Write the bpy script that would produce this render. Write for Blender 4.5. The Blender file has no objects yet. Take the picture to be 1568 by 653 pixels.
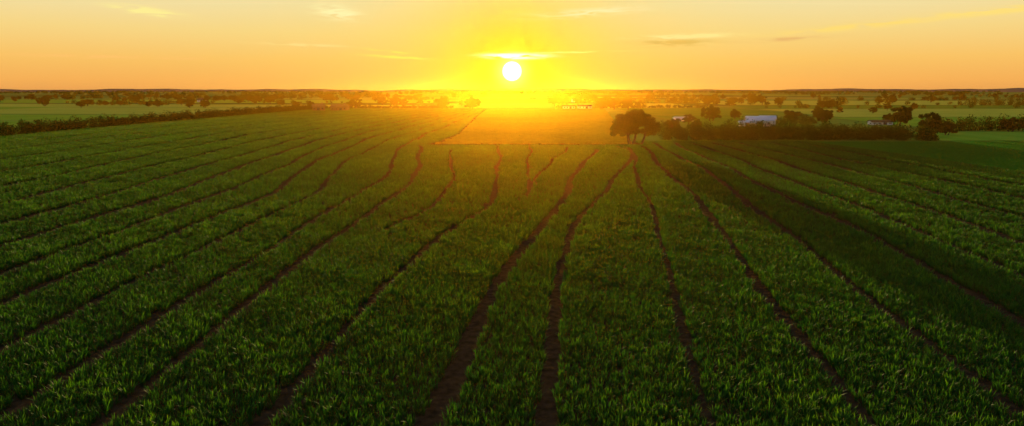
import bpy, math, random
import numpy as np
from mathutils import Vector
random.seed(7); rng=np.random.default_rng(23)
sc=bpy.context.scene
sc.view_settings.view_transform='Standard'; sc.view_settings.look='None'; sc.view_settings.exposure=0
C=bpy.context.collection
# ---------------------------------------------------------------- helpers
def link(o,parent=None):
    C.objects.link(o)
    if parent: o.parent=parent
    return o
def mesh_np(name,verts,faces_flat,loop_tot,mats=(),matidx=None):
    me=bpy.data.meshes.new(name)
    verts=np.asarray(verts,dtype=np.float32); n=len(verts)
    me.vertices.add(n); me.vertices.foreach_set('co',verts.ravel())
    faces_flat=np.asarray(faces_flat,dtype=np.int32); lt=np.asarray(loop_tot,dtype=np.int32)
    me.loops.add(len(faces_flat)); me.loops.foreach_set('vertex_index',faces_flat)
    me.polygons.add(len(lt)); st=np.concatenate([[0],np.cumsum(lt)[:-1]]).astype(np.int32)
    me.polygons.foreach_set('loop_start',st); me.polygons.foreach_set('loop_total',lt)
    for m in mats: me.materials.append(m)
    if matidx is not None: me.polygons.foreach_set('material_index',np.asarray(matidx,dtype=np.int32))
    me.update(calc_edges=True); return me
def newmat(name):
    m=bpy.data.materials.new(name); m.use_nodes=True
    nt=m.node_tree; nt.nodes.clear()
    out=nt.nodes.new('ShaderNodeOutputMaterial'); return m,nt,out
def noise(nt,scale,detail=4,vec=None):
    n=nt.nodes.new('ShaderNodeTexNoise'); n.inputs['Scale'].default_value=scale; n.inputs['Detail'].default_value=detail
    if vec is None:
        g=nt.nodes.new('ShaderNodeNewGeometry'); vec=g.outputs['Position']
    nt.links.new(vec,n.inputs['Vector']); return n.outputs['Fac']
def ramp(nt,fac,stops,interp='LINEAR'):
    r=nt.nodes.new('ShaderNodeValToRGB'); cr=r.color_ramp; cr.interpolation=interp
    while len(cr.elements)<len(stops): cr.elements.new(0.5)
    for e,(p,c) in zip(cr.elements,stops):
        e.position=p; e.color=(c[0],c[1],c[2],1)
    nt.links.new(fac,r.inputs['Fac']); return r.outputs['Color']
def mixc(nt,f,a,b,mode='MIX'):
    m=nt.nodes.new('ShaderNodeMix'); m.data_type='RGBA'; m.blend_type=mode
    if isinstance(f,(int,float)): m.inputs[0].default_value=f
    else: nt.links.new(f,m.inputs[0])
    for s,i in ((a,6),(b,7)):
        if isinstance(s,tuple): m.inputs[i].default_value=(s[0],s[1],s[2],1)
        else: nt.links.new(s,m.inputs[i])
    return m.outputs[2]
def M(nt,op,a,b=None,c=None,clamp=False):
    n=nt.nodes.new('ShaderNodeMath'); n.operation=op; n.use_clamp=clamp
    for i,s in enumerate((a,b,c)):
        if s is None: continue
        if isinstance(s,(int,float)): n.inputs[i].default_value=s
        else: nt.links.new(s,n.inputs[i])
    return n.outputs[0]
def leaf_mat(name,dark,light,trans=0.45,tcol=None,nscale=0.08,island=False,spec=True,ztip=None):
    m,nt,out=newmat(name)
    big=noise(nt,nscale,3)
    oi=nt.nodes.new('ShaderNodeObjectInfo')
    r=oi.outputs['Random']
    if island:
        g=nt.nodes.new('ShaderNodeNewGeometry'); r=g.outputs['Random Per Island']
    f=M(nt,'ADD',M(nt,'MULTIPLY',big,1.0),M(nt,'MULTIPLY',r,0.45)); f=M(nt,'SUBTRACT',f,0.25,clamp=True)
    col=ramp(nt,f,[(0.05,dark),(0.85,light)])
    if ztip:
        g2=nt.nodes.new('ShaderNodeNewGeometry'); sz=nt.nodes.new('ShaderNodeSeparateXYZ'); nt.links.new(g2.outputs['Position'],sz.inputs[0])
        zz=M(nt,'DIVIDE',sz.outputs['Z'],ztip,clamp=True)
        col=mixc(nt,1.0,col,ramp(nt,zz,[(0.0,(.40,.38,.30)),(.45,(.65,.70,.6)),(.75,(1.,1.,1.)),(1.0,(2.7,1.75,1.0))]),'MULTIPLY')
    d=nt.nodes.new('ShaderNodeBsdfPrincipled'); d.inputs['Roughness'].default_value=0.6
    d.inputs['Specular IOR Level'].default_value=0.18 if spec else 0.0
    nt.links.new(col,d.inputs['Base Color'])
    t=nt.nodes.new('ShaderNodeBsdfTranslucent')
    tc=mixc(nt,1.0,col,tcol or (1.6,1.3,0.5),'MULTIPLY'); nt.links.new(tc,t.inputs['Color'])
    mx=nt.nodes.new('ShaderNodeMixShader'); mx.inputs[0].default_value=trans
    nt.links.new(d.outputs[0],mx.inputs[1]); nt.links.new(t.outputs[0],mx.inputs[2])
    nt.links.new(mx.outputs[0],out.inputs['Surface']); return m
def plain_mat(name,a,b,scale=1.0,rough=0.8,metal=0.0,spec=.2):
    m,nt,out=newmat(name)
    f=noise(nt,scale,5); col=ramp(nt,f,[(0.3,a),(0.7,b)])
    if spec==0:
        d=nt.nodes.new('ShaderNodeBsdfDiffuse'); nt.links.new(col,d.inputs['Color'])
    else:
        d=nt.nodes.new('ShaderNodeBsdfPrincipled'); d.inputs['Roughness'].default_value=rough; d.inputs['Metallic'].default_value=metal
        d.inputs['Specular IOR Level'].default_value=spec
        nt.links.new(col,d.inputs['Base Color'])
    nt.links.new(d.outputs[0],out.inputs['Surface']); return m

# ---------------------------------------------------------------- camera
F=1021.0; pitch=math.atan(187.5/F)
cam=bpy.data.cameras.new('camera'); co=link(bpy.data.objects.new('camera',cam))
co.location=(0,0,12); co.rotation_euler=(math.pi/2-pitch,0,0)
cam.sensor_width=36; cam.lens=36*F/1568.0; cam.clip_start=0.1; cam.clip_end=40000
sc.camera=co
# ---------------------------------------------------------------- sun + sky
SUN_EL=1.6; LAMP_EL=2.8
sl=bpy.data.lights.new('sun','SUN'); sl.energy=7.8; sl.angle=math.radians(0.6); sl.color=(1.0,0.72,0.25)
so=link(bpy.data.objects.new('sun',sl)); so.rotation_euler=(-math.radians(90-LAMP_EL),0,0); so.location=(0,200,60)
w=bpy.data.worlds.new('World'); sc.world=w; w.use_nodes=True; nt=w.node_tree; nt.nodes.clear()
wo=nt.nodes.new('ShaderNodeOutputWorld'); bg=nt.nodes.new('ShaderNodeBackground'); nt.links.new(bg.outputs[0],wo.inputs['Surface'])
tc=nt.nodes.new('ShaderNodeTexCoord'); nrm=nt.nodes.new('ShaderNodeVectorMath'); nrm.operation='NORMALIZE'
nt.links.new(tc.outputs['Generated'],nrm.inputs[0]); D=nrm.outputs[0]
sep=nt.nodes.new('ShaderNodeSeparateXYZ'); nt.links.new(D,sep.inputs[0])
el=M(nt,'MULTIPLY',M(nt,'ARCSINE',sep.outputs['Z']),57.2958)
az=M(nt,'MULTIPLY',M(nt,'ARCTAN2',sep.outputs['X'],sep.outputs['Y']),57.2958)
dt=nt.nodes.new('ShaderNodeVectorMath'); dt.operation='DOT_PRODUCT'; nt.links.new(D,dt.inputs[0])
e=math.radians(SUN_EL); dt.inputs[1].default_value=(0,math.cos(e),math.sin(e))
ang=M(nt,'MULTIPLY',M(nt,'ARCCOSINE',M(nt,'MINIMUM',dt.outputs['Value'],0.9999999)),57.2958)
base=ramp(nt,M(nt,'DIVIDE',el,30.0,clamp=True),[(0.0,(.78,.33,.085)),(0.025,(.91,.42,.095)),(0.08,(.95,.54,.13)),(0.15,(.93,.67,.235)),(0.25,(.87,.77,.43)),(0.5,(.52,.58,.54)),(1.0,(.30,.37,.45))])
back=ramp(nt,M(nt,'DIVIDE',M(nt,'ABSOLUTE',az),180.0,clamp=True),[(.24,(1,1,1)),(.5,(.66,.70,.80)),(1.0,(.44,.52,.68))])
base=mixc(nt,1.0,base,back,'MULTIPLY')
def gl(width,p):
    return M(nt,'EXPONENT',M(nt,'MULTIPLY',M(nt,'POWER',M(nt,'DIVIDE',ang,width),p),-1.0))
col=mixc(nt,M(nt,'MULTIPLY',gl(17,2.0),0.5),base,(1.0,.72,.12))
col=mixc(nt,M(nt,'MULTIPLY',gl(6.0,1.7),0.98),col,(1.0,.66,.0))
col=mixc(nt,gl(2.6,1.3),col,(0.12,.22,.0),'ADD')
# cirrus
cmb=nt.nodes.new('ShaderNodeCombineXYZ'); nt.links.new(M(nt,'MULTIPLY',az,0.45),cmb.inputs[0]); nt.links.new(M(nt,'MULTIPLY',el,3.2),cmb.inputs[1])
cn=nt.nodes.new('ShaderNodeTexNoise'); cn.inputs['Scale'].default_value=1.0; cn.inputs['Detail'].default_value=7; cn.inputs['Distortion'].default_value=0.8
nt.links.new(cmb.outputs[0],cn.inputs['Vector'])
nf=M(nt,'MULTIPLY',M(nt,'SUBTRACT',cn.outputs['Fac'],0.36),4.5,clamp=True)
def streak(a,e0,wa,we,slope,amt,c):
    global col
    da=M(nt,'SUBTRACT',az,a)
    ga=M(nt,'POWER',M(nt,'ABSOLUTE',M(nt,'DIVIDE',da,wa)),2.0)
    ge=M(nt,'POWER',M(nt,'ABSOLUTE',M(nt,'DIVIDE',M(nt,'SUBTRACT',M(nt,'SUBTRACT',el,e0),M(nt,'MULTIPLY',da,slope)),we)),2.0)
    g=M(nt,'EXPONENT',M(nt,'MULTIPLY',M(nt,'ADD',ga,ge),-1.0))
    col=mixc(nt,M(nt,'MULTIPLY',M(nt,'MULTIPLY',g,nf),amt,clamp=True),col,c)
streak(13.2,3.85,2.6,.30,-.01,1.4,(.82,.52,.11)); streak(14.2,4.3,3.4,.18,0.02,1.8,(1.0,.80,.28))
streak(21.5,3.9,2.6,.14,.03,1.2,(.85,.50,.16)); streak(27.0,4.7,5.0,.20,.06,1.5,(1.,.72,.18)); streak(35.,5.3,4,.22,.05,1.6,(1.,.74,.20))
streak(-27.8,5.7,2.0,.25,-.10,1.8,(1.,.86,.30)); streak(-14.2,6.2,1.5,.5,-.1,1.6,(1.,.90,.42)); streak(6.5,6.3,4,.3,.05,.7,(1.,.92,.5))
streak(.3,2.85,1.9,.18,.0,2.8,(1.7,1.6,1.0)); streak(3.8,3.1,3.6,.07,.02,1.5,(1.2,1.0,.25)); streak(-9.0,2.7,2.4,.12,-.05,1.5,(1.,.82,.12)); streak(-9.8,3.1,1.6,.10,-.12,1.5,(1.,.80,.12)); streak(-17.,3.6,3.0,.10,-.02,1.2,(1.,.74,.26)); streak(-30,2.4,6.,.12,.0,.8,(1.,.55,.16))
disc=M(nt,'MULTIPLY',M(nt,'SUBTRACT',0.84,ang),5.0,clamp=True)
col=mixc(nt,disc,col,(3.,2.9,2.4),'ADD')
col=mixc(nt,gl(1.0,1.7),col,(.7,.6,.4),'ADD')
nt.links.new(col,bg.inputs['Color']); bg.inputs['Strength'].default_value=1.0
# ---------------------------------------------------------------- haze: low scatter box added over the fields for the warm glow under the sun
m,hn,out=newmat('haze_air'); v=hn.nodes.new('ShaderNodeVolumeScatter')
v.inputs['Color'].default_value=(1.0,.42,.02,1); v.inputs['Density'].default_value=0.00014; v.inputs['Anisotropy'].default_value=0.87
hn.links.new(v.outputs[0],out.inputs['Volume'])
X=1100;zb,zt=-3,16;Y0,Y1=-120,560
vs=[(-X,Y0,zb),(X,Y0,zb),(X,Y1,zb),(-X,Y1,zb),(-X,Y0,zt),(X,Y0,zt),(X,Y1,zt),(-X,Y1,zt)]
fs=[0,3,2,1,4,5,6,7,0,1,5,4,1,2,6,5,2,3,7,6,3,0,4,7]
link(bpy.data.objects.new('sky_haze',mesh_np('sky_haze',vs,fs,[4]*6,[m])))
# ---------------------------------------------------------------- ground
m,nt,out=newmat('ground'); g=nt.nodes.new('ShaderNodeNewGeometry')
mp=nt.nodes.new('ShaderNodeMapping'); nt.links.new(g.outputs['Position'],mp.inputs['Vector']); mp.inputs['Rotation'].default_value=(0,0,.12); mp.inputs['Scale'].default_value=(.0032,.0052,0)
vo=nt.nodes.new('ShaderNodeTexVoronoi'); vo.distance='CHEBYCHEV'; vo.inputs['Scale'].default_value=1.0; nt.links.new(mp.outputs[0],vo.inputs['Vector'])
sp=nt.nodes.new('ShaderNodeSeparateColor'); nt.links.new(vo.outputs['Color'],sp.inputs[0])
far=ramp(nt,sp.outputs[0],[(0,(.045,.09,.014)),(.25,(.10,.19,.025)),(.45,(.15,.23,.035)),(.6,(.06,.11,.018)),(.75,(.19,.20,.04)),(.88,(.11,.20,.03))],'CONSTANT')
far=mixc(nt,.5,far,ramp(nt,noise(nt,.05,5),[(.3,(.5,.5,.5)),(.7,(1.1,1.1,1.1))]),'MULTIPLY')
soil=ramp(nt,noise(nt,2.5,6),[(.3,(.022,.014,.007)),(.7,(.062,.036,.017))])
sy=nt.nodes.new('ShaderNodeSeparateXYZ'); nt.links.new(g.outputs['Position'],sy.inputs[0])
inside=M(nt,'LESS_THAN',sy.outputs['Y'],159.5)
ins2=M(nt,'MULTIPLY',M(nt,'LESS_THAN',sy.outputs['Y'],449.0),M(nt,'MULTIPLY',M(nt,'LESS_THAN',sy.outputs['X'],-12.0),M(nt,'GREATER_THAN',sy.outputs['X'],-134.0)))
inside=M(nt,'MAXIMUM',inside,ins2)
c=mixc(nt,inside,far,soil)
d=nt.nodes.new('ShaderNodeBsdfDiffuse')
nt.links.new(c,d.inputs['Color'])
bp=nt.nodes.new('ShaderNodeBump'); bp.inputs['Strength'].default_value=.5; bp.inputs['Distance'].default_value=.12; nt.links.new(noise(nt,3.,5),bp.inputs['Height']); nt.links.new(bp.outputs[0],d.inputs['Normal'])
nt.links.new(d.outputs[0],out.inputs['Surface']); groundm=m
rad=[0,30,80,160,320,640,1300,2600,5200,9000,14000]; N=48
vs=[(0,0,0)]; fl=[];lt=[]
for r in rad[1:]:
    for i in range(N): a=2*math.pi*i/N; vs.append((r*math.cos(a),r*math.sin(a),0))
for i in range(N): fl+= [0,1+i,1+(i+1)%N]; lt.append(3)
for k in range(len(rad)-2):
    b0=1+k*N;b1=b0+N
    for i in range(N): j=(i+1)%N; fl+=[b0+i,b1+i,b1+j,b0+j]; lt.append(4)
link(bpy.data.objects.new('ground',mesh_np('ground',vs,fl,lt,[groundm])))
# distant hills
vs=[];fl=[];lt=[];n=260
for k,(R,h) in enumerate(((7800,1.0),(10500,1.5))):
    b=len(vs)
    for i in range(n+1):
        a=math.radians(-52+104*i/n); x=R*math.sin(a); y=R*math.cos(a)
        z=h*(16+6*math.sin(i*.09+k*2)+4*math.sin(i*.23+k)+2.5*math.sin(i*.71+1)+random.uniform(-1.5,1.5)+4*math.sin(i*.035+k*3)+5*abs(-52+104*i/n)/40)
        vs+=[(x*.93,y*.93,-1),(x,y,z),(x*1.1,y*1.1,-1)]
    for i in range(n):
        p=b+i*3; fl+=[p,p+3,p+4,p+1,p+1,p+4,p+5,p+2]; lt+=[4,4]
link(bpy.data.objects.new('distant_hills',mesh_np('distant_hills',vs,fl,lt,[plain_mat('hill_woodland',(.08,.06,.055),(.15,.10,.075),.01,spec=0)])))

# ---------------------------------------------------------------- field plots
def field_mat(name,a,b,rot=0.0,stripe=6.0):
    m,nt,out=newmat(name); g=nt.nodes.new('ShaderNodeNewGeometry')
    mp=nt.nodes.new('ShaderNodeMapping'); nt.links.new(g.outputs['Position'],mp.inputs['Vector']); mp.inputs['Rotation'].default_value=(0,0,rot); mp.inputs['Scale'].default_value=(1/stripe,1/(stripe*14),0)
    f=noise(nt,1.0,5,mp.outputs[0]); f2=noise(nt,.03,4)
    f=M(nt,'MULTIPLY',M(nt,'ADD',f,f2),.5)
    c=ramp(nt,f,[(.35,a),(.65,b)])
    d=nt.nodes.new('ShaderNodeBsdfDiffuse')
    nt.links.new(c,d.inputs['Color']); nt.links.new(d.outputs[0],out.inputs['Surface']); return m
fg=[field_mat('pasture_bright',(.10,.23,.016),(.16,.30,.026),.3),field_mat('pasture_mid',(.05,.14,.010),(.085,.19,.016),1.2),
    field_mat('barley_pale',(.21,.28,.03),(.28,.34,.045),1.4),field_mat('crop_dark',(.028,.075,.010),(.045,.11,.014),.1),field_mat('bare_soil',(.04,.035,.018),(.06,.05,.025),.1)]
plots=[((-137,165),(-140,215),(-420,225),(-420,170),1),((-140,218),(-137,262),(-420,285),(-420,232),0),((-210,236),(-212,246),(-420,262),(-420,246),4),
((-137,268),(-135,330),(-430,360),(-430,292),0),((-135,336),(-130,470),(-400,500),(-400,372),2),((-330,420),(-330,500),(-700,560),(-700,430),0),((-130,480),(-60,560),(-560,640),(-560,520),2),
((-50,470),(140,470),(150,640),(-60,640),2),((62,190),(68,330),(110,330),(100,190),1),
((104,162),(108,196),(260,200),(260,162),0),((135,212),(142,300),(420,330),(420,215),0),((150,305),(160,440),(520,460),(520,335),2),((160,450),(170,540),(560,560),(560,465),1),
((66,340),(70,460),(150,460),(146,335),1),((180,560),(190,800),(760,820),(760,575),2),((-80,650),(-60,880),(-700,900),(-640,660),0),((-60,660),(170,660),(180,900),(-50,900),1)]
for i,p in enumerate(plots):
    z=.03+.008*i
    vs=[(q[0],q[1],z) for q in p[:4]]
    link(bpy.data.objects.new('pasture_field',mesh_np('pasture_field',vs,[3,2,1,0],[4],[fg[p[4]]])))

# ---------------------------------------------------------------- wheel lanes
lanes=[ # (list of (x,y)), width
([(17.2,137),(12.6,112),(7.4,86),(4.2,66),(.79,48.9),(-1.57,34.7),(-2.53,25.7),(-3.05,22.3),(-4.2,14)],.85),
([(22.0,146),(23.6,136),(21.2,116),(14.5,92),(8.8,72),(5.2,57),(3.6,44.2),(2.2,32.7),(1.42,25.1),(1.14,22.3),(.5,14)],.66),
([(-3.2,147),(-2.0,100),(-1.7,80.6),(-2.6,69),(-6.0,54.6),(-7.8,39.6),(-8.3,30.4),(-8.9,22.5),(-9.6,14)],.62),
([(-12.1,136),(-8.4,90),(-7.9,74),(-8.4,66.2),(-10.8,56)],.5),
([(-20.5,147),(-14.2,104),(-13.6,80),(-14.0,63.4),(-14.9,41),(-15,28),(-14.8,22),(-15,14)],.7),
([(-17,430),(-20,300),(-24,170),(-24.0,147),(-17.6,88),(-18.3,54.6),(-18.9,38),(-18.9,14)],.55),
([(-21,430),(-25,300),(-30,170),(-29,120),(-23.4,80),(-23.6,50),(-23.8,18)],.4),
([(-24,430),(-30,300),(-36,180),(-34,120),(-28.4,78),(-28.7,36),(-28.7,20)],.6),
([(-28,430),(-36,300),(-42,184),(-38.9,127),(-34.0,80.6),(-33.8,56),(-33.8,30)],.45),
([(-31,430),(-42,300),(-48,184),(-45,127),(-40,80),(-39.5,40)],.6),
([(-38,430),(-50,300),(-54,184),(-51,127),(-47,80),(-46,50)],.45),
([(-46,430),(-58,300),(-62,184),(-59,127),(-55,80),(-54,60)],.6),
([(-56,430),(-67,300),(-72,184),(-68,127),(-64,80),(-63,70)],.55),
([(-68,430),(-77,300),(-82,184),(-78,127),(-75,80)],.55),([(-80,430),(-88,300),(-93,184),(-90,127),(-88,100)],.6),
([(-92,430),(-99,300),(-105,184),(-103,127)],.6),([(-104,430),(-110,300),(-117,184),(-116,140)],.6),
([(3.5,147),(3.5,137),(2.7,100),(2.4,89.6),(1.2,75.5)],.5),([(12.5,143),(10.9,132),(7.2,118),(4.0,98),(3.0,86)],.5),
([(24.1,146),(24.5,138),(16.0,80.6),(11.8,52.2),(9.4,35.8),(7.9,26.4),(7.2,22.3),(6,14)],.45),
([(27.9,146),(27.9,141.8),(21.2,80.6),(17.8,54.6),(14.9,35.8),(13.5,26.7),(12.9,22.3),(12,14)],.6),
([(32.4,155),(32.4,147),(27.8,86.4),(24.4,61.8),(20.8,39.6),(19.8,30),(19,23),(18,14)],.5),
([(37.6,155),(32.1,86.4),(30.5,60),(26.4,32.7),(25,20)],.55),([(41.8,155),(37.2,80.6),(33.2,41.8),(32,30)],.45),
([(46.8,155),(43.6,80.6),(40.2,51),(39,40)],.55),([(52.6,155),(50.8,83.4),(48.3,61.8),(47,50)],.5),
([(59.7,155),(57,73),(56,60)],.55),([(66.3,155),(64.9,86),(64,70)],.55),([(74,96),(73,80)],.5)]
lane_tab=[]
for pts,wd in lanes:
    pts=sorted([(p[1],p[0]) for p in pts]); ys=np.arange(pts[0][0],pts[-1][0]+1,1.0)
    xs=np.interp(ys,[p[0] for p in pts],[p[1] for p in pts])
    pad=np.concatenate([[xs[0]-(xs[1]-xs[0])*k for k in range(3,0,-1)],xs,[xs[-1]+(xs[-1]-xs[-2])*k for k in range(1,4)]])
    xs=np.convolve(pad,np.ones(7)/7,'valid')
    ph=pts[0][1]*1.7+wd*9; am=np.clip(ys/90,.25,1)
    xs=xs+am*(.42*np.sin(ys*.10+ph)+.16*np.sin(ys*.25+ph*2)+.04*np.sin(ys*.9+ph*3))
    lane_tab.append((ys,xs,wd))
def lane_mask(x,y,extra=0.0):
    keep=np.ones(len(x),bool)
    for ys,xs,wd in lane_tab:
        xl=np.interp(y,ys,xs)
        ww=wd*.5+extra+.05*np.sin(y*1.7+xs[0])+.05*np.sin(y*.23+xs[0])+.36*np.clip((np.abs(x)-12)/34,0,1.0)
        keep&=~((np.abs(x-xl)<ww)&(y>ys[0])&(y<ys[-1]))
    return keep
def track_x(y): return np.interp(y,[150,158,184,262,360,440],[-18.5,-17,-15,-16,-17,-17])
def gold_right(y): return np.interp(y,[150,450],[27,61])
def grass_plot(x,y): return (y>96)&(y<159)&(x>70+(160-y)*.10)
def region(x,y):
    near=(y<147.5)
    right=(x>29)&(y<159)
    left=(x<track_x(y)-.6)&(y<452)&(y>=147.5)
    return (near|right|left)&(x>-134)&~grass_plot(x,y)
def gridpts(y0,y1,sx,sy,xl):
    xs=np.arange(-xl,xl,sx); ys=np.arange(y0,y1,sy); gx,gy=np.meshgrid(xs,ys); gx=gx.ravel();gy=gy.ravel()
    bend=.11*np.clip(gy-20,0,130)*np.clip(gx/60+.35,-.4,1)
    gx=gx+bend*.5+rng.normal(0,sx*.24,len(gx)); gy=gy+rng.uniform(-.5,.5,len(gy))*sy
    k=np.abs(gx)<.80*gy+9
    return gx[k],gy[k]
def blades(nb,rad,hmin,hmax,wd,lean,mat,name,segs=3):
    vs=[];fl=[];lt=[]
    for i in range(nb):
        a=random.uniform(0,6.283); r=rad*math.sqrt(random.random()); bx,by=r*math.cos(a),r*math.sin(a)
        h=random.uniform(hmin,hmax); la=a+random.uniform(-1.2,1.2); L=random.uniform(.15,1)*lean*h; wa=la+math.pi/2+random.uniform(-.7,.7)
        b=len(vs)
        for s in range(segs+1):
            t=s/segs; z=h*(t-.22*t*t*(L/h)*2); o=L*t**2
            ww=wd*(1-.15*t) if s<segs else 0
            if s==0: ww=wd*.5
            cx,cy=bx+o*math.cos(la),by+o*math.sin(la)
            if s<segs: vs+=[(cx-ww/2*math.cos(wa),cy-ww/2*math.sin(wa),z),(cx+ww/2*math.cos(wa),cy+ww/2*math.sin(wa),z)]
            else: vs.append((cx,cy,z))
        for s in range(segs-1): p=b+2*s; fl+=[p,p+1,p+3,p+2]; lt.append(4)
        p=b+2*(segs-1); fl+=[p,p+1,p+2]; lt.append(3)
    return mesh_np(name,vs,fl,lt,[mat])
def scatter(parent,name,x,y,scale,meshes):
    n=len(x); pick=rng.integers(0,len(meshes),n)
    for i,me in enumerate(meshes):
        k=pick==i; xx=x[k];yy=y[k];s=scale[k]; nn=len(xx)
        if nn==0: continue
        a=rng.uniform(0,6.283,nn); q=np.zeros((nn,4,3),np.float32)
        for j in range(4):
            aa=a+j*math.pi/2; q[:,j,0]=xx+s*.70711*np.cos(aa); q[:,j,1]=yy+s*.70711*np.sin(aa)
            q[:,j,2]=rng.normal(0,.04,nn)*s
        q[:,:,2]-=q[:,:,2].mean(axis=1,keepdims=True)
        par=bpy.data.objects.new(name+'_rows',mesh_np(name+'_rows',q.reshape(-1,3),np.arange(nn*4),[4]*nn))
        link(par,parent); par.instance_type='FACES'; par.use_instance_faces_scale=True
        par.show_instancer_for_render=False; par.show_instancer_for_viewport=False
        link(bpy.data.objects.new(name,me),par)
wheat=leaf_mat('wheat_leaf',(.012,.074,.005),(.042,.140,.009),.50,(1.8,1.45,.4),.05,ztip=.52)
grassm=leaf_mat('grass_leaf',(.014,.12,.004),(.028,.17,.007),.45,(1.2,1.3,.4),.05)
goldm=leaf_mat('golden_wheat',(.09,.10,.01),(.18,.17,.02),.5,(1.5,1.2,.5),.03)
crop=link(bpy.data.objects.new('wheat_crop',None))
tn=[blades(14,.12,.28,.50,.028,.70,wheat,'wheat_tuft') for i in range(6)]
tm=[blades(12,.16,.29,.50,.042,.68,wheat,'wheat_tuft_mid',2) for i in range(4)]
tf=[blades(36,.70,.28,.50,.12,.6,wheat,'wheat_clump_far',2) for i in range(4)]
def blend(y,a,b,rising):
    p=np.clip((y-a)/(b-a),0,1); p=p if rising else 1-p
    return rng.random(len(y))<p
def patchy(x,y): return 1+.10*np.sin(x*.9+y*.3)*np.sin(y*.55-x*.2)+.06*np.sin(x*.21-y*.13+2)
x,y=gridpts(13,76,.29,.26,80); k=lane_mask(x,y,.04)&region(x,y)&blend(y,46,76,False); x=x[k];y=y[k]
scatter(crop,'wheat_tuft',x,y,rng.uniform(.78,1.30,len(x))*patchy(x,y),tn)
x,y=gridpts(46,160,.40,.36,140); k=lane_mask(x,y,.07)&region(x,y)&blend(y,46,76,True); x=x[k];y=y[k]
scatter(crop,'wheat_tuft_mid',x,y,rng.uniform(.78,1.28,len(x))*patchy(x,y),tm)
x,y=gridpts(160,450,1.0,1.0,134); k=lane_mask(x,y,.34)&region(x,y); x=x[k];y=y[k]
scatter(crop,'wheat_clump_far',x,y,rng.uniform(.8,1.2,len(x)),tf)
grass=link(bpy.data.objects.new('grass_meadow',None))
tgr=[blades(26,.40,.20,.30,.05,.7,grassm,'grass_tuft',2) for i in range(3)]
x,y=gridpts(96,160,.55,.55,150); k=grass_plot(x-.6,y); x=x[k];y=y[k]
scatter(grass,'grass_tuft',x,y,rng.uniform(.9,1.05,len(x)),tgr)
gold=link(bpy.data.objects.new('golden_wheat_field',None))
tg=[blades(40,.75,.3,.5,.12,.4,goldm,'golden_wheat_clump',2) for i in range(3)]
x,y=gridpts(152.5,448,1.0,1.1,64); k=(x>track_x(y)+.9)&(x<gold_right(y)); x=x[k];y=y[k]
scatter(gold,'golden_wheat_clump',x,y,rng.uniform(.8,1.1,len(x)),tg)
# dirt track along the field edge
tp=[(29,150.2),(20,150),(5,149.8),(-8,150),(-15,151),(-17.5,154),(-17.2,160),(-15,184),(-15.3,220),(-16,262),(-16.6,310),(-17,360),(-17,440)]
vs=[];fl=[];lt=[]
for i,p in enumerate(tp):
    a=Vector(tp[max(i-1,0)]);b=Vector(tp[min(i+1,len(tp)-1)]); t=(b-a).normalized(); nn=Vector((-t.y,t.x))*(1.2 if i<5 else .5)
    vs+=[(p[0]-nn.x,p[1]-nn.y,.02),(p[0]+nn.x,p[1]+nn.y,.02)]
for i in range(len(tp)-1): p=2*i; fl+=[p,p+1,p+3,p+2]; lt.append(4)
link(bpy.data.objects.new('dirt_track',mesh_np('dirt_track',vs,fl,lt,[plain_mat('track_soil',(.03,.018,.008),(.05,.03,.014),1.5,.95,spec=0)])))

# ---------------------------------------------------------------- trees
leafA=leaf_mat('oak_foliage',(.018,.032,.006),(.055,.070,.012),.35,(1.5,1.1,.5),.35,True,False)
leafB=leaf_mat('hedge_foliage',(.012,.034,.006),(.036,.070,.010),.3,(1.4,1.1,.5),.25,True,False)
bark=plain_mat('bark',(.03,.02,.014),(.07,.05,.035),3,.95)
def tube(V,Fl,Lt,p0,p1,r0,r1,bend=0.15,segs=4,ns=7):
    p0=Vector(p0);p1=Vector(p1); d=p1-p0; side=Vector((random.uniform(-1,1),random.uniform(-1,1),random.uniform(-.3,.6)))*d.length*bend
    b=len(V)
    for s in range(segs+1):
        t=s/segs; c=p0+d*t+side*math.sin(t*math.pi); r=r0+(r1-r0)*t
        z=d.normalized(); u=z.orthogonal().normalized(); v=z.cross(u)
        for k in range(ns):
            a=6.283*k/ns; V.append(tuple(c+u*math.cos(a)*r+v*math.sin(a)*r))
    for s in range(segs):
        for k in range(ns):
            k2=(k+1)%ns; Fl+= [b+s*ns+k,b+s*ns+k2,b+(s+1)*ns+k2,b+(s+1)*ns+k]; Lt.append(4)
def leaf_quads(centers,size):
    n=len(centers); u=rng.normal(size=(n,3)); u/=np.linalg.norm(u,axis=1,keepdims=True)
    v=rng.normal(size=(n,3)); v-=u*(u*v).sum(1,keepdims=True); v/=np.linalg.norm(v,axis=1,keepdims=True)
    s=(size*rng.uniform(.6,1.3,n))[:,None]; 
    q=np.stack([centers-u*s*.6,centers-v*s*.35,centers+u*s*.6,centers+v*s*.35],1)
    return q.reshape(-1,3)
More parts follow.
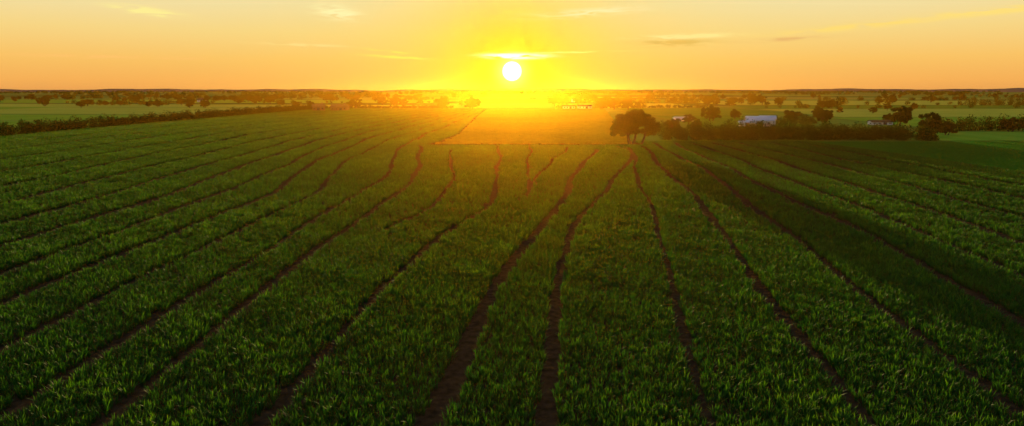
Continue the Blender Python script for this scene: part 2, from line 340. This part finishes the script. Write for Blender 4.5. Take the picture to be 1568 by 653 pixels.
def make_tree(name,lobes,trunks,nclump,nleaf,lsize,mat=None,cr=.95):
    V=[];Fl=[];Lt=[]; cl=[]
    wts=[l[3]*l[4]*l[5] for l in lobes]
    for i in range(nclump):
        l=random.choices(lobes,wts)[0]
        d=Vector((random.gauss(0,1),random.gauss(0,1),random.gauss(0,1))).normalized(); rr=random.uniform(.25,1)**.45
        r=cr*random.uniform(.7,1.25)
        p=(l[0]+d.x*rr*max(.3,l[3]-r*.8),l[1]+d.y*rr*max(.3,l[4]-r*.8),l[2]+d.z*rr*max(.3,l[5]-r*.6))
        cl.append((p,r))
    tops=[]
    for (tx,ty,lx,ly,lz,r) in trunks:
        tube(V,Fl,Lt,(tx,ty,-.2),(lx,ly,lz),r*1.2,r*.55,.05,5,8); tops.append((Vector((tx,ty,-.2)),Vector((lx,ly,lz)),r))
    for i,(p,r) in enumerate(cl):
        o_,t_,rt=min(tops,key=lambda q:(q[1]-Vector(p)).length+random.random())
        f=random.uniform(.55,1.0)
        if i%2==0: tube(V,Fl,Lt,o_.lerp(t_,f),p,rt*.36,rt*.07,.12,4,5)
    nb=len(Lt); pts=[]; per=nleaf//nclump
    for p,r in cl:
        q=rng.normal(size=(per,3)); q/=np.linalg.norm(q,axis=1,keepdims=True); q*=(rng.uniform(0,1,per)**.5)[:,None]*r; q[:,2]*=.75
        pts.append(q+np.array(p))
    Q=leaf_quads(np.concatenate(pts),lsize); b=len(V); nq=len(Q)//4
    verts=np.concatenate([np.array(V),Q]); fl=np.concatenate([np.array(Fl),np.arange(nq*4)+b]); lt=Lt+[4]*nq
    return mesh_np(name,verts,fl,lt,[bark,mat or leafA],[0]*nb+[1]*nq)
def put(name,me,x,y,s=(1,1,1),rz=0,par=None):
    o=link(bpy.data.objects.new(name,me),par); o.location=(x,y,0); o.scale=s; o.rotation_euler=(0,0,rz); return o
put('oak_tree',make_tree('oak_tree',[(-1.6,0,5.0,4.1,3.6,3.2),(.6,.5,5.5,3.2,3.0,2.6),(3.0,0,3.9,3.0,2.6,2.5),(-3.6,0,3.3,2.3,2.0,1.8)],
  [(-1.0,0,-1.8,.2,4.4,.34),(-.2,.3,.5,.3,4.8,.28),(1.4,-.2,2.6,0,3.8,.26)],130,42000,.27),27.4,149.5)
gen=[make_tree('field_tree',[(0,0,4.3,4.3,4.3,3.5),(1.4,0,3.4,3.2,3,2.8)],[(0,0,0,0,4,.28)],42,7500,.42),
     make_tree('field_tree',[(-1.2,0,4.2,4.0,4,3.4),(2.4,.3,3.6,3.2,3,2.9)],[(-.4,0,-1,0,4,.28),(.6,0,1.8,0,3.5,.22)],46,8000,.42),
     make_tree('field_tree',[(0,0,4.6,3.7,3.7,3.3),(-1.3,0,3.4,2.8,2.6,2.4)],[(0,0,0,0,4.2,.26)],38,7000,.42)]
def T(x,y,h,wd,i=None,par=None,name='field_tree'):
    i=random.randrange(3) if i is None else i; w0=(9,10.5,8)[i]
    put(name,gen[i],x,y,(wd/w0,wd/w0,h/8),random.uniform(0,6),par)
for a in [(-45,435,8.6,12,0),(-26,435,8.6,13.5,1),(-104,450,7.5,10,2),(-110,460,5.5,8,0),(-81,505,7,8,0),(79,267,6.8,9.5,1),(127,220,7.6,8.4,2),(108,174,7.0,6.2,2),(111.5,178,5.6,5.5,0),
  (130,286,5.8,10,1),(207,450,6.5,10,0),(215,455,6.8,11,1),(104,250,5.5,8,0),(114,246,4.6,7,1),(122,262,5,7,2),(-364,526,8.5,14,1),(-223,467,7.5,10,0),(-214,470,6.5,9,1),
  (-262,500,5.5,9,1),(-270,502,5,8,0),(-345,545,5,9,2),(-330,548,4.5,9,1),(-316,545,5,8,0),(-178,520,5.5,8,2),(-150,470,5,7,0),(-300,470,5,7,2),(-128,430,6,8,1),
  (148,199,4.6,8,1),(156,203,4.4,7,0),(118,182,4.2,6,1),(44.5,186,5,6,0),(55,200,4.0,6,1),(63,240,4,6,2),(140,250,4.0,6,1),(96,290,4.5,8,1),(57,430,7,12,1),(66,436,8,13,0),(74,430,7,10,2),(84,445,6,9,1),(150,330,4,5,1),(175,360,4,5,1),(190,355,4,5,0),(205,350,3.6,5,0),(228,410,4.5,6,2),(250,420,5,7,1)]:
    T(*a)
dt_=link(bpy.data.objects.new('distant_trees',None))
for i in range(90):
    d_=random.uniform(520,1150); s_=random.choice((-1,1)); x_=s_*random.uniform(.06,.82)*d_
    if s_>0 and random.random()<.25: x_=random.uniform(.05,.35)*d_
    n_=random.choice((1,1,2,3)); 
    for k in range(n_): T(x_+k*random.uniform(6,11),d_+random.uniform(-5,5),random.uniform(5,9),random.uniform(7,14),None,dt_,'tree')
def hedge(name,path,width,hgt,step,per,lsize,mat=leafB,var=.35):
    pts=[]
    for (a,b) in zip(path[:-1],path[1:]):
        L=math.hypot(b[0]-a[0],b[1]-a[1]); n=max(1,int(L/step))
        for i in range(n):
            t=(i+random.random()*.8)/n; h=hgt*random.uniform(1-var,1+var*.6); r=h*.5
            cx=a[0]+(b[0]-a[0])*t; cy=a[1]+(b[1]-a[1])*t+random.uniform(-.3,.3)*width
            for s in range(3):
                k=per//3; q=rng.normal(size=(k,3)); q/=np.linalg.norm(q,axis=1,keepdims=True); q*=(rng.uniform(0,1,k)**.5)[:,None]
                rr=r*random.uniform(.6,.9)
                q=q*np.array([max(rr,step*.7),max(rr*.9,width*.3),rr])+np.array([cx+random.uniform(-.4,.4)*step,cy+random.uniform(-.2,.2)*width,(h-rr,rr,.55*rr)[s]])
                q[:,2]=np.abs(q[:,2])+.03; pts.append(q)
    Q=leaf_quads(np.concatenate(pts),lsize); nq=len(Q)//4
    return link(bpy.data.objects.new(name,mesh_np(name,Q,np.arange(nq*4),[4]*nq,[mat])))
hedge('hedgerow',[(37,166),(60,165),(82,166),(103,165)],6,4.2,1.5,760,.34,var=.30)
hedge('hedgerow',[(52,171),(72,172)],4,4.8,2.2,520,.38)
hedge('hedgerow',[(72,172),(98,170)],4,3.8,2.2,520,.38)
hedge('hedgerow',[(-134,168),(-136,200),(-136,240),(-133,300),(-130,380),(-126,440)],4,3.8,1.5,300,.42)
hedge('hedgerow',[(-134,168),(-200,172)],3,3.6,1.6,260,.42)
hedge('hedgerow',[(125,204),(160,203),(200,206)],5,4.6,1.8,380,.42)
hedge('hedgerow',[(-126,450),(-70,462),(-40,450)],3,2.6,2.0,130,.6)
hedge('hedgerow',[(94,242),(104,243),(112,248)],3,3.6,2.,200,.45)
hedge('hedgerow',[(364,549),(440,552)],6,6.5,3,200,.7)
hedge('hedgerow',[(30,462),(62,468),(110,474),(140,474)],3,2.6,2.5,130,.6)
# distant masses
def treeline(segs,name='distant_treeline'):
    pts=[];sz=[]
    for (x0,y0,x1,y1,n,h) in segs:
        for i in range(n):
            t=random.random(); cx=x0+(x1-x0)*t; cy=y0+(y1-y0)*t+random.uniform(-4,4); hh=h*random.uniform(.6,1.25); r=hh*.5; k=90
            q=rng.normal(size=(k,3)); q/=np.linalg.norm(q,axis=1,keepdims=True); q*=(rng.uniform(0,1,k)**.4)[:,None]
            q=q*np.array([r*random.uniform(.9,1.6),r,r])+np.array([cx,cy,r*.9]); q[:,2]=np.maximum(q[:,2],.1); pts.append(q); sz.append(np.full(k,hh*.24))
    Q=leaf_quads(np.concatenate(pts),np.concatenate(sz)); nq=len(Q)//4
    link(bpy.data.objects.new(name,mesh_np(name,Q,np.arange(nq*4),[4]*nq,[leafB])))
segs=[(-345,560,-285,560,14,4.5),(-560,648,-60,655,60,3.0),(-640,905,-60,900,60,5),(-700,1050,-300,1060,60,6),(150,645,180,650,8,5),(40,655,175,660,24,5),
 (165,462,560,470,34,3.2),(200,565,560,570,34,4),(190,800,760,830,60,5),(20,905,190,905,30,5)]
for d_ in (1200,1600,2100,2800,3700,5000,6500):
    for k in range(int(4+d_/420)):
        xc=random.uniform(-.85,.85)*d_; L=random.uniform(.05,.22)*d_; segs.append((xc,d_+random.uniform(-80,80),xc+L,d_+random.uniform(-120,120),int(L/14)+3,random.uniform(7,10)*(1 if d_<3000 else 1.4)))
treeline(segs)
# ---------------------------------------------------------------- buildings
white=plain_mat('white_render',(.62,.62,.62),(.80,.80,.80),.8,.7)
roofb=plain_mat('pale_metal_roof',(.34,.44,.54),(.46,.56,.66),.5,.6,spec=0)
tile=plain_mat('brown_tile',(.07,.055,.03),(.11,.08,.045),1.5,.85,spec=0); brick=plain_mat('brick',(.10,.08,.045),(.15,.11,.06),2,.9,spec=0)
dark=plain_mat('dark_opening',(.02,.022,.025),(.04,.04,.045),1,.3)
def box(par,name,cx,cy,z0,sx,sy,sz,mat):
    vs=[(cx+a*sx/2,cy+b*sy/2,z0+c*sz) for c in (0,1) for a,b in ((-1,-1),(1,-1),(1,1),(-1,1))]
    return link(bpy.data.objects.new(name,mesh_np(name,vs,[0,3,2,1,4,5,6,7,0,1,5,4,1,2,6,5,2,3,7,6,3,0,4,7],[4]*6,[mat])),par)
def building(name,x,y,L,Dp,hw,hr,rot,wm,rm,nwin=4,wings=(),chimney=False):
    e_=link(bpy.data.objects.new(name,None)); e_.location=(x,y,0); e_.rotation_euler=(0,0,rot)
    def part(ox,oy,L,Dp,hw,hr,tag):
        l=L/2;d=Dp/2
        vs=[(-l,-d,0),(l,-d,0),(l,d,0),(-l,d,0),(-l,-d,hw),(l,-d,hw),(l,d,hw),(-l,d,hw),(-l,0,hw+hr),(l,0,hw+hr)]
        vs=[(a+ox,b+oy,c) for a,b,c in vs]
        link(bpy.data.objects.new('walls'+tag,mesh_np('walls',vs,[0,1,5,4,2,3,7,6,1,2,6,9,5,3,0,4,8,7],[4,4,5,5],[wm])),e_)
        o=.35;k=hr/d; lo=l+o; do=d+o; t=.14
        r=[]
        for sx in (-lo,lo):
            r+=[(sx,-do,hw-k*o+.02),(sx,0,hw+hr+.02),(sx,do,hw-k*o+.02),(sx,do,hw-k*o+.02+t),(sx,0,hw+hr+.02+t),(sx,-do,hw-k*o+.02+t)]
        r=[(a+ox,b+oy,c) for a,b,c in r]
        f=[];lt=[]
        for i in range(6): j=(i+1)%6; f+=[i,j,j+6,i+6]; lt.append(4)
        f+=[0,5,4,1,1,4,3,2,6,7,10,11,7,8,9,10]; lt+=[4,4,4,4]
        link(bpy.data.objects.new('roof'+tag,mesh_np('roof',r,f,lt,[rm])),e_)
        for s in (-1,1):
            n=nwin
            for i in range(n):
                wx=ox-l+L*(i+.5)/n
                if s==-1 and i==n//2: box(e_,'door'+tag,wx,oy-d-.02,.02,min(2.6,L/n*.7),.08,min(2.4,hw*.85),dark)
                else: box(e_,'window'+tag,wx,oy+s*(d+.015),hw*.42,.95,.06,hw*.33,dark)
    part(0,0,L,Dp,hw,hr,'')
    for i,wg in enumerate(wings): part(*wg,'_wing')
    if chimney: box(e_,'chimney',L*.28,.3,hw+hr*.3,.7,.7,hr*.7+1.0,brick)
    return e_
building('white_barn',84.5,230,8.5,5.5,2.0,1.3,-.22,white,roofb,3,[(-4.4,-4.8,5.0,2.6,1.5,.5),(3.5,6,5,3.4,2.3,1.0)])
building('white_shed',68,267,7,3.6,1.2,.5,.05,white,roofb,4)
building('grey_shed',132,241,7,4,1.0,.5,-.1,white,tile,4)
building('white_farm_building',38,452,8,4,1.7,.8,.0,white,tile,4)
building('white_farm_building',49,456,9,4,1.7,.8,.1,white,tile,4)
building('brick_farmhouse',-116,405,7,5,2.4,1.6,.2,brick,tile,3,chimney=True)
building('brick_farmhouse',-104,408,10,5,2.2,1.5,-.1,brick,tile,4,chimney=True)
building('white_cottage',66,700,8,6,2.4,1.8,.2,white,tile,3,chimney=True)
building('white_cottage',-330,720,8,6,2.4,1.8,.1,white,tile,3)
